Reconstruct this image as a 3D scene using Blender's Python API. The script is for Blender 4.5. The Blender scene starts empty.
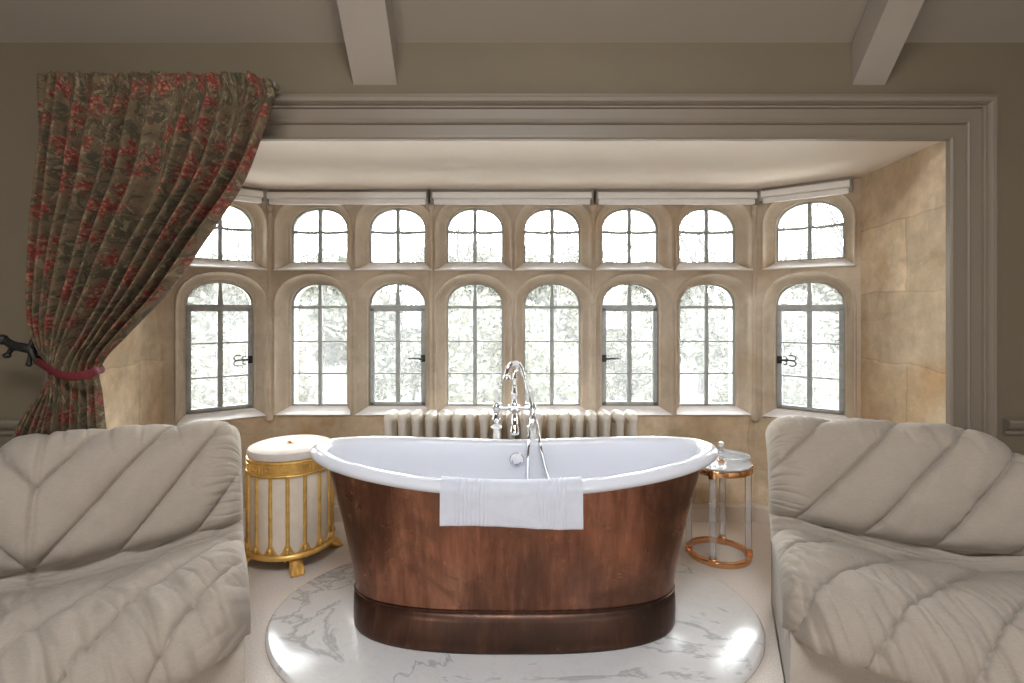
import bpy, bmesh, math, random
from mathutils import Vector, Matrix, noise
pi = math.pi
sin, cos = math.sin, math.cos
scene = bpy.context.scene
COL = scene.collection
random.seed(7)

# ---------------------------------------------------------------- mesh builder
class MB:
    def __init__(self):
        self.v, self.f, self.uv = [], [], None
    def add(self, vs, fs):
        o = len(self.v)
        self.v += [tuple(p) for p in vs]
        self.f += [tuple(i + o for i in q) for q in fs]
        return self
    def box(self, x0, x1, y0, y1, z0, z1):
        vs = [(x, y, z) for x in (x0, x1) for y in (y0, y1) for z in (z0, z1)]
        return self.add(vs, [(0,1,3,2),(4,6,7,5),(0,4,5,1),(2,3,7,6),(0,2,6,4),(1,5,7,3)])
    def rbox(self, x0, x1, y0, y1, z0, z1, r=.005, seg=2, mat=None):
        bm = bmesh.new()
        bmesh.ops.create_cube(bm, size=1)
        for q in bm.verts:
            q.co = Vector(((x0+x1)/2 + q.co.x*(x1-x0), (y0+y1)/2 + q.co.y*(y1-y0), (z0+z1)/2 + q.co.z*(z1-z0)))
        bmesh.ops.bevel(bm, geom=bm.edges[:], offset=r, segments=seg, affect='EDGES', profile=.5)
        bm.verts.index_update()
        vs = [(mat @ q.co) if mat else q.co.copy() for q in bm.verts]
        fs = [[q.index for q in f.verts] for f in bm.faces]
        bm.free()
        return self.add(vs, fs)
    def loft(self, rings, closed=True, cap0=False, cap1=False):
        n = len(rings[0]); vs = [p for r in rings for p in r]; fs = []
        m = n if closed else n - 1
        for i in range(len(rings) - 1):
            for j in range(m):
                k = (j + 1) % n
                fs.append((i*n + j, i*n + k, (i+1)*n + k, (i+1)*n + j))
        if cap0: fs.append(tuple(range(n - 1, -1, -1)))
        if cap1: fs.append(tuple((len(rings) - 1)*n + j for j in range(n)))
        return self.add(vs, fs)
    def tube(self, pts, r, n=10, closed=False, flat=None):
        pts = [Vector(p) for p in pts]; N = len(pts)
        rs = r if isinstance(r, (list, tuple)) else [r]*N
        rings = []; up = None
        for i, p in enumerate(pts):
            if closed: t = pts[(i+1) % N] - pts[i-1]
            else: t = pts[min(i+1, N-1)] - pts[max(i-1, 0)]
            if t.length < 1e-9: t = Vector((0, 0, 1))
            t.normalize()
            if up is None:
                up = Vector((0, 0, 1)) if abs(t.z) < .9 else Vector((0, 1, 0))
            a = up - t*up.dot(t)
            if a.length < 1e-6: a = t.orthogonal()
            a.normalize(); b = t.cross(a); up = a
            fa, fb = flat if flat else (1, 1)
            rings.append([p + (a*cos(2*pi*j/n)*fa + b*sin(2*pi*j/n)*fb)*rs[i] for j in range(n)])
        if closed: rings.append(rings[0])
        return self.loft(rings, True, not closed, not closed)
    def lathe(self, prof, n=32, c=(0, 0, 0), axis='z', cap=True):
        rings = []
        for r, h in prof:
            ring = []
            for j in range(n):
                a = 2*pi*j/n; x, y = r*cos(a), r*sin(a)
                q = (x, y, h) if axis == 'z' else ((x, h, y) if axis == 'y' else (h, x, y))
                ring.append((c[0]+q[0], c[1]+q[1], c[2]+q[2]))
            rings.append(ring)
        return self.loft(rings, True, cap, cap)
    def ball(self, c, r, n=12, s=(1, 1, 1)):
        rings = []
        for i in range(n//2 + 1):
            a = pi*i/(n//2); q = max(sin(a), .02)
            rings.append([(c[0]+r*s[0]*q*cos(2*pi*j/n), c[1]+r*s[1]*q*sin(2*pi*j/n), c[2]-r*s[2]*cos(a)) for j in range(n)])
        return self.loft(rings, True, True, True)
    def prism(self, poly, x0, x1):            # polygon in (y,z) extruded along x
        return self.loft([[(x0, y, z) for y, z in poly], [(x1, y, z) for y, z in poly]], True, True, True)
    def build(self, name, mat, parent=None, smooth=True, ang=38, loc=None, rot=0):
        me = bpy.data.meshes.new(name)
        me.from_pydata(self.v, [], self.f)
        bm = bmesh.new(); bm.from_mesh(me)
        bmesh.ops.recalc_face_normals(bm, faces=bm.faces)
        for f in bm.faces: f.smooth = smooth
        if smooth:
            lim = math.radians(ang)
            for e in bm.edges:
                if len(e.link_faces) == 2 and e.calc_face_angle(0) > lim: e.smooth = False
        if self.uv:
            ul = bm.loops.layers.uv.new('UVMap')
            bm.verts.ensure_lookup_table()
            for f in bm.faces:
                for l in f.loops: l[ul].uv = self.uv[l.vert.index]
        bm.to_mesh(me); bm.free()
        me.materials.append(mat)
        o = bpy.data.objects.new(name, me); COL.objects.link(o)
        if parent: o.parent = parent
        if loc: o.location = loc
        if rot: o.rotation_euler = (0, 0, rot)
        return o

def tag(o, label=None, cat=None, group=None, kind=None):
    if label: o['label'] = label
    if cat: o['category'] = cat
    if group: o['group'] = group
    if kind: o['kind'] = kind
    return o
def thing(name, label, cat, loc=(0, 0, 0), rz=0, group=None, kind=None):
    o = bpy.data.objects.new(name, None); COL.objects.link(o)
    o.empty_display_size = .1
    o.location = loc; o.rotation_euler = (0, 0, rz)
    return tag(o, label, cat, group, kind)
def dup(root, loc, rz, label, group=None):
    r = root.copy(); COL.objects.link(r); r.location = loc; r.rotation_euler = (0, 0, rz); r['label'] = label
    if group: r['group'] = group
    for ch in list(root.children):
        c = ch.copy(); COL.objects.link(c); c.parent = r
        for g in list(ch.children):
            d = g.copy(); COL.objects.link(d); d.parent = c
    return r
def lerp_tab(tab, t):
    if t <= tab[0][0]: return tab[0][1]
    for (a, va), (b, vb) in zip(tab, tab[1:]):
        if t <= b:
            return va + (vb - va)*(t - a)/(b - a)
    return tab[-1][1]
def smooth_tab(tab, t):                        # Catmull-Rom through a table
    xs = [a for a, _ in tab]; ys = [b for _, b in tab]
    if t <= xs[0]: return ys[0]
    if t >= xs[-1]: return ys[-1]
    i = max(k for k in range(len(xs)) if xs[k] <= t); i = min(i, len(xs)-2)
    h = xs[i+1]-xs[i]; u = (t-xs[i])/h
    def m(k):
        if k == 0: return (ys[1]-ys[0])/(xs[1]-xs[0])
        if k == len(xs)-1: return (ys[-1]-ys[-2])/(xs[-1]-xs[-2])
        return (ys[k+1]-ys[k-1])/(xs[k+1]-xs[k-1])
    return ((2*u**3-3*u*u+1)*ys[i] + (u**3-2*u*u+u)*h*m(i) + (-2*u**3+3*u*u)*ys[i+1] + (u**3-u*u)*h*m(i+1))
def sstep(a, b, x):
    t = max(0, min(1, (x-a)/(b-a))); return t*t*(3-2*t)
def ns(x, y, z=0): return noise.noise(Vector((x, y, z)))

# ---------------------------------------------------------------- materials
class NT:
    def __init__(self, name):
        self.m = bpy.data.materials.new(name); self.m.use_nodes = True
        self.t = self.m.node_tree; self.n = self.t.nodes
        self.b = self.n['Principled BSDF']
    def node(self, typ, **kw):
        n = self.n.new(typ)
        for k, v in kw.items():
            if k in n.inputs: n.inputs[k].default_value = v
            else: setattr(n, k, v)
        return n
    def link(self, a, b): self.t.links.new(a, b)
    def noise(self, vec, scale, detail=4, rough=.5, dist=0):
        n = self.node('ShaderNodeTexNoise'); n.inputs['Scale'].default_value = scale
        n.inputs['Detail'].default_value = detail; n.inputs['Roughness'].default_value = rough
        n.inputs['Distortion'].default_value = dist
        if vec is not None: self.link(vec, n.inputs['Vector'])
        return n.outputs['Fac']
    def ramp(self, fac, stops, interp='LINEAR'):
        n = self.node('ShaderNodeValToRGB'); n.color_ramp.interpolation = interp
        e = n.color_ramp.elements
        while len(e) < len(stops): e.new(.5)
        for q, (p, c) in zip(e, stops):
            q.position = p; q.color = (*c, 1) if len(c) == 3 else c
        self.link(fac, n.inputs['Fac']); return n.outputs['Color']
    def mix(self, fac, a, b, mode='MIX'):
        n = self.node('ShaderNodeMix', data_type='RGBA', blend_type=mode)
        for s, v in ((0, fac), (6, a), (7, b)):
            if hasattr(v, 'is_linked'): self.link(v, n.inputs[s])
            else: n.inputs[s].default_value = (*v, 1) if isinstance(v, tuple) else v
        return n.outputs[2]
    def math(self, op, a, b=0.0):
        n = self.node('ShaderNodeMath', operation=op)
        for s, v in ((0, a), (1, b)):
            if hasattr(v, 'is_linked'): self.link(v, n.inputs[s])
            else: n.inputs[s].default_value = v
        return n.outputs[0]
    def pos(self): return self.node('ShaderNodeNewGeometry').outputs['Position']
    def obj(self): return self.node('ShaderNodeTexCoord').outputs['Object']
    def uv(self): return self.node('ShaderNodeTexCoord').outputs['UV']
    def scale(self, vec, s):
        n = self.node('ShaderNodeMapping'); n.inputs['Scale'].default_value = s
        self.link(vec, n.inputs['Vector']); return n.outputs['Vector']
    def bump(self, h, strength=.3, dist=.01):
        n = self.node('ShaderNodeBump'); n.inputs['Strength'].default_value = strength
        n.inputs['Distance'].default_value = dist
        self.link(h, n.inputs['Height']); self.link(n.outputs['Normal'], self.b.inputs['Normal'])
    def base(self, c):
        if isinstance(c, tuple): self.b.inputs['Base Color'].default_value = (*c, 1)
        else: self.link(c, self.b.inputs['Base Color'])
    def set(self, **kw):
        for k, v in kw.items(): self.b.inputs[k.replace('_', ' ')].default_value = v
        return self.m

def plain(name, c, rough=.5, metal=0, var=.06, scale=6, bump=0, bs=200):
    t = NT(name); p = t.pos()
    f = t.noise(p, scale, 3)
    lo = tuple(x*(1-var) for x in c); hi = tuple(min(1, x*(1+var)) for x in c)
    t.base(t.ramp(f, [(.3, lo), (.7, hi)]))
    if bump: t.bump(t.noise(p, bs, 2), bump, .003)
    return t.set(Roughness=rough, Metallic=metal)

def stone(name, joints=False, warm=1.0, light=1.0, pale=0.0):
    t = NT(name); p = t.pos()
    f1 = t.noise(p, 2.2, 6, .6, .4); f2 = t.noise(p, 11, 6, .65); f3 = t.noise(p, 1.3, 4, .55, .8)
    L = light
    st = t.noise(t.scale(p, (1, 1, 1.6)), 3.4, 5, .6, 1.0); gr = t.noise(p, 38, 4, .7)
    c = t.ramp(f1, [(.25, (.40*L, .305*L, .20*L)), (.5, (.56*L, .455*L, .325*L)), (.72, (.70*L, .60*L, .47*L))])
    c = t.mix(t.math('MULTIPLY', t.ramp(f3, [(.52, (0, 0, 0)), (.68, (1, 1, 1))]), .75*warm), c, (.40*L, .225*L, .085*L))
    c = t.mix(t.ramp(st, [(.58, (0, 0, 0)), (.72, (.45,)*3)]), c, (.22*L, .155*L, .085*L))
    c = t.mix(t.ramp(gr, [(.28, (.3,)*3), (.45, (0, 0, 0)), (.62, (0, 0, 0)), (.8, (.3,)*3)]), c, (.68*L, .60*L, .48*L))
    c = t.mix(t.ramp(f2, [(.3, (.5, .5, .5)), (.62, (0, 0, 0))]), c, (.27*L, .215*L, .15*L))
    if joints:
        o = t.obj(); s = t.node('ShaderNodeSeparateXYZ'); dn = t.node('ShaderNodeTexNoise'); dn.inputs['Scale'].default_value = 5; t.link(o, dn.inputs['Vector'])
        va = t.node('ShaderNodeVectorMath', operation='MULTIPLY_ADD'); t.link(dn.outputs['Color'], va.inputs[0]); va.inputs[1].default_value = (.05, .05, .05); t.link(o, va.inputs[2]); t.link(va.outputs[0], s.inputs[0])
        cb = t.node('ShaderNodeCombineXYZ'); t.link(s.outputs['X'], cb.inputs['X']); t.link(s.outputs['Z'], cb.inputs['Y'])
        br = t.node('ShaderNodeTexBrick'); t.link(cb.outputs[0], br.inputs['Vector'])
        br.inputs['Scale'].default_value = 1; br.inputs['Mortar Size'].default_value = .005
        br.inputs['Brick Width'].default_value = .72; br.inputs['Row Height'].default_value = .34
        br.inputs['Mortar Smooth'].default_value = .4
        br.offset = .45
        br.inputs['Color1'].default_value = (.86, .83, .78, 1); br.inputs['Color2'].default_value = (1.1, 1.06, 1.0, 1)
        br.inputs['Mortar'].default_value = (.80, .75, .67, 1)
        c = t.mix(.9, c, br.outputs['Color'], 'MULTIPLY')
    if pale: c = t.mix(pale, c, (.70, .605, .51))
    t.base(c)
    t.bump(t.noise(p, 28, 6, .6), .25, .01)
    return t.set(Roughness=.88)

M = {}
M['stone'] = stone('stone', False, .7, 1.1, .28)
M['stone_wall'] = stone('stone_blocks', True, 1.0, 1.32)
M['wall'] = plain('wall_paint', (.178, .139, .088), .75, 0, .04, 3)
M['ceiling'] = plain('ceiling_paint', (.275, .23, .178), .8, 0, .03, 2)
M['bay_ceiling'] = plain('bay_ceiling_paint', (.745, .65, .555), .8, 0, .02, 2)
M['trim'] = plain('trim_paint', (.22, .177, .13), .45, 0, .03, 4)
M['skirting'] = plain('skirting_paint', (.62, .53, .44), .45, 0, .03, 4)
M['wall_dark'] = plain('low_bounce_dark', (.09, .07, .05), .6, 0, .1, 4)  # dark tone put on the unseen side walls to reduce bounced light
M['beam'] = plain('beam_paint', (.39, .335, .275), .6, 0, .03, 4)
M['sill'] = plain('sill_pale', (.90, .86, .83), .7, 0, .06, 14)
M['iron'] = plain('window_iron', (.40, .415, .405), .5, 0, .15, 30)
M['black'] = plain('black_iron', (.022, .020, .018), .45, .3, .2, 40)
M['lead'] = plain('lead_came', (.40, .41, .40), .55, 0, .1, 40)
M['chrome'] = plain('chrome', (.80, .81, .83), .08, 1, .02, 10)
M['enamel'] = plain('white_enamel', (.75, .755, .80), .10, 0, .01, 3)
M['ceramic'] = plain('white_ceramic', (.88, .88, .88), .15, 0, .01, 10)
M['radiator'] = plain('radiator_cream', (.80, .73, .63), .5, 0, .03, 8)
M['blind'] = plain('blind_fabric', (.92, .90, .86), .7, 0, .02, 20)
M['bracket'] = plain('bracket_grey', (.34, .32, .29), .4, .2, .04, 20)
M['gold'] = plain('gold_leaf', (.86, .53, .155), .38, .6, .18, 25, .3, 60)
M['cream'] = plain('cream_panel', (.80, .69, .565), .6, 0, .05, 20)
M['cushion'] = plain('cream_linen', (.74, .66, .595), .9, 0, .04, 30, .3, 400)
M['rose'] = plain('rose_gold', (.85, .46, .24), .2, 1, .06, 20)
M['rope'] = plain('red_braid', (.13, .010, .014), .8, 0, .3, 120, .6, 260)

def glass(name, rough=0.0, tint=(.97, .985, .975), ior=1.45, add=None, veil=None):
    t = NT(name); t.n.remove(t.b)
    out = t.n['Material Output']
    fr = t.node('ShaderNodeFresnel'); fr.inputs['IOR'].default_value = ior
    tr = t.node('ShaderNodeBsdfTransparent'); tr.inputs['Color'].default_value = (*tint, 1)
    gl = t.node('ShaderNodeBsdfGlossy'); gl.inputs['Roughness'].default_value = rough
    n = t.noise(t.pos(), 9, 2); b = t.node('ShaderNodeBump'); b.inputs['Strength'].default_value = .06
    t.link(n, b.inputs['Height']); t.link(b.outputs[0], gl.inputs['Normal'])
    mx = t.node('ShaderNodeMixShader'); t.link(fr.outputs[0], mx.inputs[0]); t.link(tr.outputs[0], mx.inputs[1]); t.link(gl.outputs[0], mx.inputs[2])
    last = mx.outputs[0]
    if add:
        df = t.node('ShaderNodeBsdfDiffuse'); df.inputs['Color'].default_value = (.9, .9, .92, 1)
        m2 = t.node('ShaderNodeMixShader'); m2.inputs[0].default_value = add
        t.link(last, m2.inputs[1]); t.link(df.outputs[0], m2.inputs[2]); last = m2.outputs[0]
    if veil:                                   # translucent share put in to veil the garden with pale haze
        df = t.node('ShaderNodeBsdfTranslucent'); df.inputs['Color'].default_value = (.95, .97, .95, 1)
        m2 = t.node('ShaderNodeMixShader'); m2.inputs[0].default_value = veil
        t.link(last, m2.inputs[1]); t.link(df.outputs[0], m2.inputs[2]); last = m2.outputs[0]
    t.link(last, out.inputs['Surface'])
    return t.m
M['glass'] = glass('window_glass', veil=.035)
M['acrylic'] = glass('clear_acrylic', .05, (.985, .985, .985), 1.22, .22)
M['acrylic_top'] = glass('clear_acrylic_top', .05, (.95, .96, .97), 1.4, .42)

def m_copper(name, dark=1.0, rough=.27, dull=0.0):
    t = NT(name); o = t.obj()
    st = t.noise(t.scale(o, (14, 14, 1.3)), 2.0, 6, .65, .3)
    bl = t.noise(o, 3.2, 5, .6, .6); sp = t.noise(o, 22, 5, .6)
    c = t.ramp(st, [(.25, (.17*dark, .068*dark, .040*dark)), (.55, (.32*dark, .138*dark, .082*dark)), (.8, (.54*dark, .26*dark, .16*dark))])
    c = t.mix(t.ramp(bl, [(.38, (0, 0, 0)), (.66, (.85, .85, .85))]), c, (.105*dark, .058*dark, .042*dark))
    c = t.mix(t.ramp(sp, [(.66, (0, 0, 0)), (.74, (.5, .5, .5))]), c, (.66*dark, .33*dark, .2*dark))
    if dull: c = t.mix(dull, c, (.085, .066, .055))
    t.base(c)
    r = t.ramp(bl, [(.3, (rough-.08,)*3), (.75, (rough+.14,)*3)])
    t.link(r, t.b.inputs['Roughness'])
    t.bump(t.noise(o, 7, 3), .06, .01)
    return t.set(Metallic=.92)
M['copper'] = m_copper('aged_copper')
M['copper_dark'] = m_copper('aged_copper_plinth', .45, .38, .28)

def m_marble():
    t = NT('white_marble'); p = t.pos()
    w = t.noise(p, 1.5, 7, .62, 1.6)
    v1 = t.math('ABSOLUTE', t.math('SUBTRACT', w, .5))
    c = t.ramp(v1, [(0, (.43, .405, .38)), (.024, (.68, .65, .63)), (.07, (.68, .635, .60)), (.3, (.73, .685, .645))])
    w2 = t.noise(p, 6.5, 6, .6, 1.2); v2 = t.math('ABSOLUTE', t.math('SUBTRACT', w2, .5))
    c = t.mix(t.ramp(v2, [(0, (.3,)*3), (.02, (0, 0, 0))]), c, (.55, .5, .46))
    t.base(c); return t.set(Roughness=.16)
M['marble'] = m_marble()

def m_carpet():
    t = NT('carpet'); p = t.pos()
    f = t.noise(p, 160, 2); g = t.noise(p, 3, 3)
    c = t.ramp(f, [(.25, (.62, .53, .46)), (.75, (.86, .76, .68))])
    c = t.mix(t.math('MULTIPLY', g, .3), c, (.76, .66, .58))
    t.base(c); t.bump(f, .6, .006); return t.set(Roughness=.95)
M['carpet'] = m_carpet()

def m_linen(name, c):
    t = NT(name); p = t.obj()
    a = t.noise(t.scale(p, (700, 700, 60)), 1, 2); b = t.noise(t.scale(p, (60, 60, 700)), 1, 2)
    f = t.math('ADD', t.math('MULTIPLY', a, .5), t.math('MULTIPLY', b, .5))
    big = t.noise(p, 5, 3)
    col = t.ramp(f, [(.3, tuple(x*.84 for x in c)), (.7, tuple(min(1, x*1.1) for x in c))])
    col = t.mix(t.math('MULTIPLY', big, .25), col, tuple(x*.82 for x in c))
    t.base(col); t.bump(f, .35, .002)
    t.b.inputs['Sheen Weight'].default_value = .15
    return t.set(Roughness=.95)
M['linen'] = m_linen('oatmeal_linen', (.40, .335, .268))
M['linen_base'] = m_linen('oatmeal_linen_base', (.455, .39, .32))
M['towel'] = plain('white_terry', (.66, .665, .725), .95, 0, .03, 40, .5, 500)

def m_curtain():
    t = NT('floral_curtain'); uv = t.uv()
    n1 = t.noise(t.scale(uv, (1, 1, 1)), 30, 3, .6)
    ground = t.ramp(n1, [(.3, (.092, .062, .032)), (.7, (.165, .115, .062))])
    # winding leaf stems
    lf = t.noise(uv, 13, 3, .55, 1.6)
    ground = t.mix(t.ramp(lf, [(.50, (0, 0, 0)), (.535, (.75, .75, .75)), (.60, (.75,)*3), (.63, (0, 0, 0))]), ground, (.040, .038, .020))
    lf2 = t.noise(t.scale(uv, (1, .7, 1)), 21, 3, .5, 2.2)
    ground = t.mix(t.ramp(lf2, [(.60, (0, 0, 0)), (.64, (.8,)*3)]), ground, (.24, .18, .105))
    # red blooms: distorted voronoi cells
    ds = t.noise(uv, 46, 4, .7, .6)
    vo = t.node('ShaderNodeTexVoronoi'); vo.inputs['Scale'].default_value = 11.5
    vo.inputs['Randomness'].default_value = .85; t.link(uv, vo.inputs['Vector'])
    d = t.math('ADD', vo.outputs['Distance'], t.math('MULTIPLY', t.math('SUBTRACT', ds, .5), 1.8))
    red = t.ramp(d, [(.34, (1, 1, 1)), (.46, (0, 0, 0))])
    cen = t.noise(uv, 70, 2)
    rc = t.ramp(cen, [(.35, (.12, .013, .010)), (.52, (.20, .032, .021)), (.66, (.30, .16, .09))])
    t.base(t.mix(t.math('MULTIPLY', red, .92), ground, rc))
    t.bump(t.noise(uv, 420, 2), .25, .002)
    t.b.inputs['Subsurface Weight'].default_value = 0
    return t.set(Roughness=.9)
M['curtain'] = m_curtain()

def m_leaf(name, a, b):
    t = NT(name); p = t.pos()
    t.base(t.ramp(t.noise(p, 1.6, 5, .7), [(.3, a), (.7, b)])); return t.set(Roughness=.7)
M['leaf_a'] = m_leaf('pale_leaf', (.030, .031, .015), (.041, .042, .023))
M['leaf_b'] = m_leaf('grey_leaf', (.027, .028, .0155), (.038, .038, .024))
M['leaf_c'] = m_leaf('straw_leaf', (.033, .031, .0165), (.045, .042, .025))
M['bark'] = plain('bark', (.03, .028, .026), .9, 0, .2, 20)
M['grass'] = plain('lawn', (.03, .032, .022), .95, 0, .15, 2)

# ---------------------------------------------------------------- camera & light
H = 1.24; F = 517.0
cam = bpy.data.cameras.new('camera'); co = bpy.data.objects.new('camera', cam); COL.objects.link(co)
co.location = (0, 0, H); co.rotation_euler = (pi/2, 0, 0)
cam.sensor_width = 36; cam.lens = F/1024*36; cam.shift_y = -29.5/1024
cam.clip_start = .05; cam.clip_end = 200
scene.camera = co
w = bpy.data.worlds.new('overcast_sky'); scene.world = w; w.use_nodes = True
nt = w.node_tree; bg = nt.nodes['Background']
tc = nt.nodes.new('ShaderNodeTexCoord'); sp = nt.nodes.new('ShaderNodeSeparateXYZ'); rp = nt.nodes.new('ShaderNodeValToRGB')
nt.links.new(tc.outputs['Generated'], sp.inputs[0]); nt.links.new(sp.outputs['Z'], rp.inputs['Fac']); nt.links.new(rp.outputs[0], bg.inputs[0])
rp.color_ramp.elements[0].position = 0; rp.color_ramp.elements[0].color = (.97, .97, .96, 1)
rp.color_ramp.elements[1].position = 1; rp.color_ramp.elements[1].color = (.86, .92, 1, 1)
bg.inputs[1].default_value = 12.0
vs = scene.view_settings
scene.display_settings.display_device = 'sRGB'
vs.view_transform = 'Standard'; vs.look = 'None'; vs.gamma = 1; vs.use_curve_mapping = False
vs.exposure = 1.17
cy = scene.cycles
cy.use_denoising = True
cy.max_bounces = 14; cy.diffuse_bounces = 7; cy.glossy_bounces = 6; cy.transparent_max_bounces = 24; cy.transmission_bounces = 8
cy.sample_clamp_indirect = 8; cy.caustics_reflective = False; cy.caustics_refractive = False

def portal(name, loc, normal, sx, sy):
    l = bpy.data.lights.new(name, 'AREA'); l.shape = 'RECTANGLE'; l.size = sx; l.size_y = sy
    l.cycles.is_portal = True
    o = bpy.data.objects.new(name, l); COL.objects.link(o); o.location = loc
    o.rotation_euler = Vector(normal).to_track_quat('-Z', 'Y').to_euler()
    return o

# ---------------------------------------------------------------- room shell
YW = 2.14                       # room face of the wall the bay opens in
ZB = 1.955                      # bay ceiling
OX = 1.795; OL = 1.725          # right and left edge of the opening
CX, CY = 1.44, 3.08             # bay corners
AL = .53; AT = math.radians(37.6)
EX, EY = CX + AL*cos(AT), CY - AL*sin(AT)   # end of the canted light
RX = 2.75; RY = -2.7; RZ = 3.25; SL = 1.1

def struct(name, mb, mat, label, cat, loc=None, rot=0, smooth=False, kind='structure', ang=38):
    o = mb.build(name, mat, None, smooth, ang, loc, rot)
    return tag(o, label, cat, None, kind)
struct('floor', MB().box(-RX-.1, RX+.1, RY-.1, 3.4, -.12, 0), M['carpet'], 'pinkish beige carpet covering the whole floor', 'floor')
wf = MB()
wf.box(-RX-.1, -OL-.15, YW, YW+.14, 0, 2.7).box(1.95, RX+.1, YW, YW+.14, 0, 2.7).box(-OL-.15, 1.95, YW, YW+.14, ZB+.095, 2.7)
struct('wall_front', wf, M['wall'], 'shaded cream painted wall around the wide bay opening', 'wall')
struct('wall_left', MB().box(-RX-.12, -RX, RY, YW, 0, RZ), M['wall_dark'], 'unseen side wall on the left, coloured dark to cut bounce light', 'wall')
struct('wall_right', MB().box(RX, RX+.12, RY, YW, 0, RZ), M['wall_dark'], 'unseen side wall on the right, coloured dark to cut bounce light', 'wall')
wr = MB(); y0, y1 = RY-.12, RY
FILL_GAPS = [(-1.95, -1.5), (1.5, 1.95)]; wz0, wz1 = .95, 1.85  # unseen rear openings, added to fill the room with daylight
xs = [-RX] + [q for a in FILL_GAPS for q in a] + [RX]
for i in range(0, 6, 2): wr.box(xs[i], xs[i+1], y0, y1, 0, RZ)
for a, b in FILL_GAPS: wr.box(a, b, y0, y1, 0, wz0).box(a, b, y0, y1, wz1, RZ)
struct('wall_rear', wr, M['wall'], 'cream painted wall behind the viewer with two openings added for fill light', 'wall')
ZS = 2.355
ysl = YW - (RZ - ZS)/SL
cm = MB().prism([(YW+.06, ZS-.06*SL), (ysl, RZ), (ysl+.02, RZ+.12), (YW+.16, ZS)], -RX-.1, RX+.1)
KX, KY0, KY1 = .75, -.70, .20               # unseen ceiling opening added to light seats and floor from above
cm.box(-RX-.1, RX+.1, KY1, ysl+.02, RZ, RZ+.12).box(-RX-.1, RX+.1, RY-.1, KY0, RZ, RZ+.12)
cm.box(-RX-.1, -KX, KY0, KY1, RZ, RZ+.12).box(KX, RX+.1, KY0, KY1, RZ, RZ+.12)
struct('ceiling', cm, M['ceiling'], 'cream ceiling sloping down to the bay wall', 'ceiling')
def beam(xc, hw, label):
    zb = 2.18; yb = YW - (RZ - zb)/SL
    struct('ceiling_beam', MB().prism([(YW, zb), (YW, ZS), (ysl, RZ), (yb, RZ)], xc-hw, xc+hw), M['beam'], label, 'beam')
beam(-.566, .09, 'pale sloping ceiling beam left of centre above the bath')
beam(1.476, .068, 'pale sloping ceiling beam near the right end of the bay opening')

# architrave: moulded profile swept round the opening
prof = [(0, .0), (0, .022), (.008, .027), (.016, .026), (.018, .019), (.024, .019), (.060, .021), (.064, .030), (.070, .034), (.076, .032), (.079, .024), (.084, .022),
        (.124, .026), (.127, .034), (.134, .036), (.137, .045), (.146, .055), (.158, .058), (.168, .054), (.173, .047), (.176, .047), (.180, .040), (.182, .0)]
ZT = ZB - .008
rings = []
for o, p in prof:
    rings.append([(-OL-o, YW-p, 0), (-OL-o, YW-p, ZT+o), (OX+o, YW-p, ZT+o), (OX+o, YW-p, 0)])
arch = MB().loft(rings, False)
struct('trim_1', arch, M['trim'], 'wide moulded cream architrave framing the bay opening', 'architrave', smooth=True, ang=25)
# dado rails and skirting of the room wall
def rail_prof(y):
    return [(y, .735), (y-.012, .738), (y-.012, .752), (y-.022, .760), (y-.034, .774), (y-.036, .787), (y-.028, .797), (y, .80)]
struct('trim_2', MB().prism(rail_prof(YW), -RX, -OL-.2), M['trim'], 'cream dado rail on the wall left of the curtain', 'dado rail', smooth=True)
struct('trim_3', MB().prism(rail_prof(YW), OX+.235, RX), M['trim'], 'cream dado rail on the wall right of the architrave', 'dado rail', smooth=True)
for nm, a, b, lb in (('baseboard_left', -RX, -OL-.19, 'cream skirting board at the foot of the left wall part'), ('baseboard_right', OX+.19, RX, 'cream skirting board at the foot of the right wall part')):
    struct(nm, MB().prism([(YW, 0), (YW-.02, 0), (YW-.02, .13), (YW-.008, .15), (YW, .15)], a, b), M['trim'], lb, 'skirting board')

# ---------------------------------------------------------------- bay
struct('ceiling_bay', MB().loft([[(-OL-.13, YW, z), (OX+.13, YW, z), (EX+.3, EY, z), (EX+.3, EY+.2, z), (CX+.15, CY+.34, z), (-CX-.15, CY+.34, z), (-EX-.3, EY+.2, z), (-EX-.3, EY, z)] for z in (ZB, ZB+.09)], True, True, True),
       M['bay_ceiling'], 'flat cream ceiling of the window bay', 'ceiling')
def frame(p0, p1):
    d = Vector(p1) - Vector(p0); return (p0[0], p0[1], 0), math.atan2(d.y, d.x), d.length
def bay_wall(name, p0, p1, z1, mat, label, ext=(0, 0)):
    loc, r, L = frame(p0, p1)
    struct(name, MB().box(-ext[0], L+ext[1], 0, .13, 0, z1), mat, label, 'wall', loc, r)
    return loc, r, L
SILL = .62
bay_wall('wall_bay_left', (-OL, YW), (-EX, EY), ZB, M['stone_wall'], 'blotchy sandstone wall between the curtain and the left canted windows')
bay_wall('wall_bay_right', (EX, EY), (OX, YW), ZB, M['stone_wall'], 'blotchy golden sandstone wall between the right canted windows and the architrave')
BW = [('back', (-CX, CY), (CX, CY), 'stone wall below the six middle windows, behind the radiator'),
      ('canted_left', (-EX, EY), (-CX, CY), 'stone wall below the left canted windows'),
      ('canted_right', (CX, CY), (EX, EY), 'stone wall below the right canted windows')]
for k, p0, p1, lb in BW:
    loc, r, L = bay_wall('wall_bay_'+k, p0, p1, SILL, M['stone_wall'], lb)
    struct('baseboard_'+k, MB().prism([(0, 0), (-.028, 0), (-.028, .088), (-.016, .10), (0, .102)], 0, L), M['skirting'], 'pale skirting board at the foot of the '+lb.split(',')[0], 'skirting board', loc, r)

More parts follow.
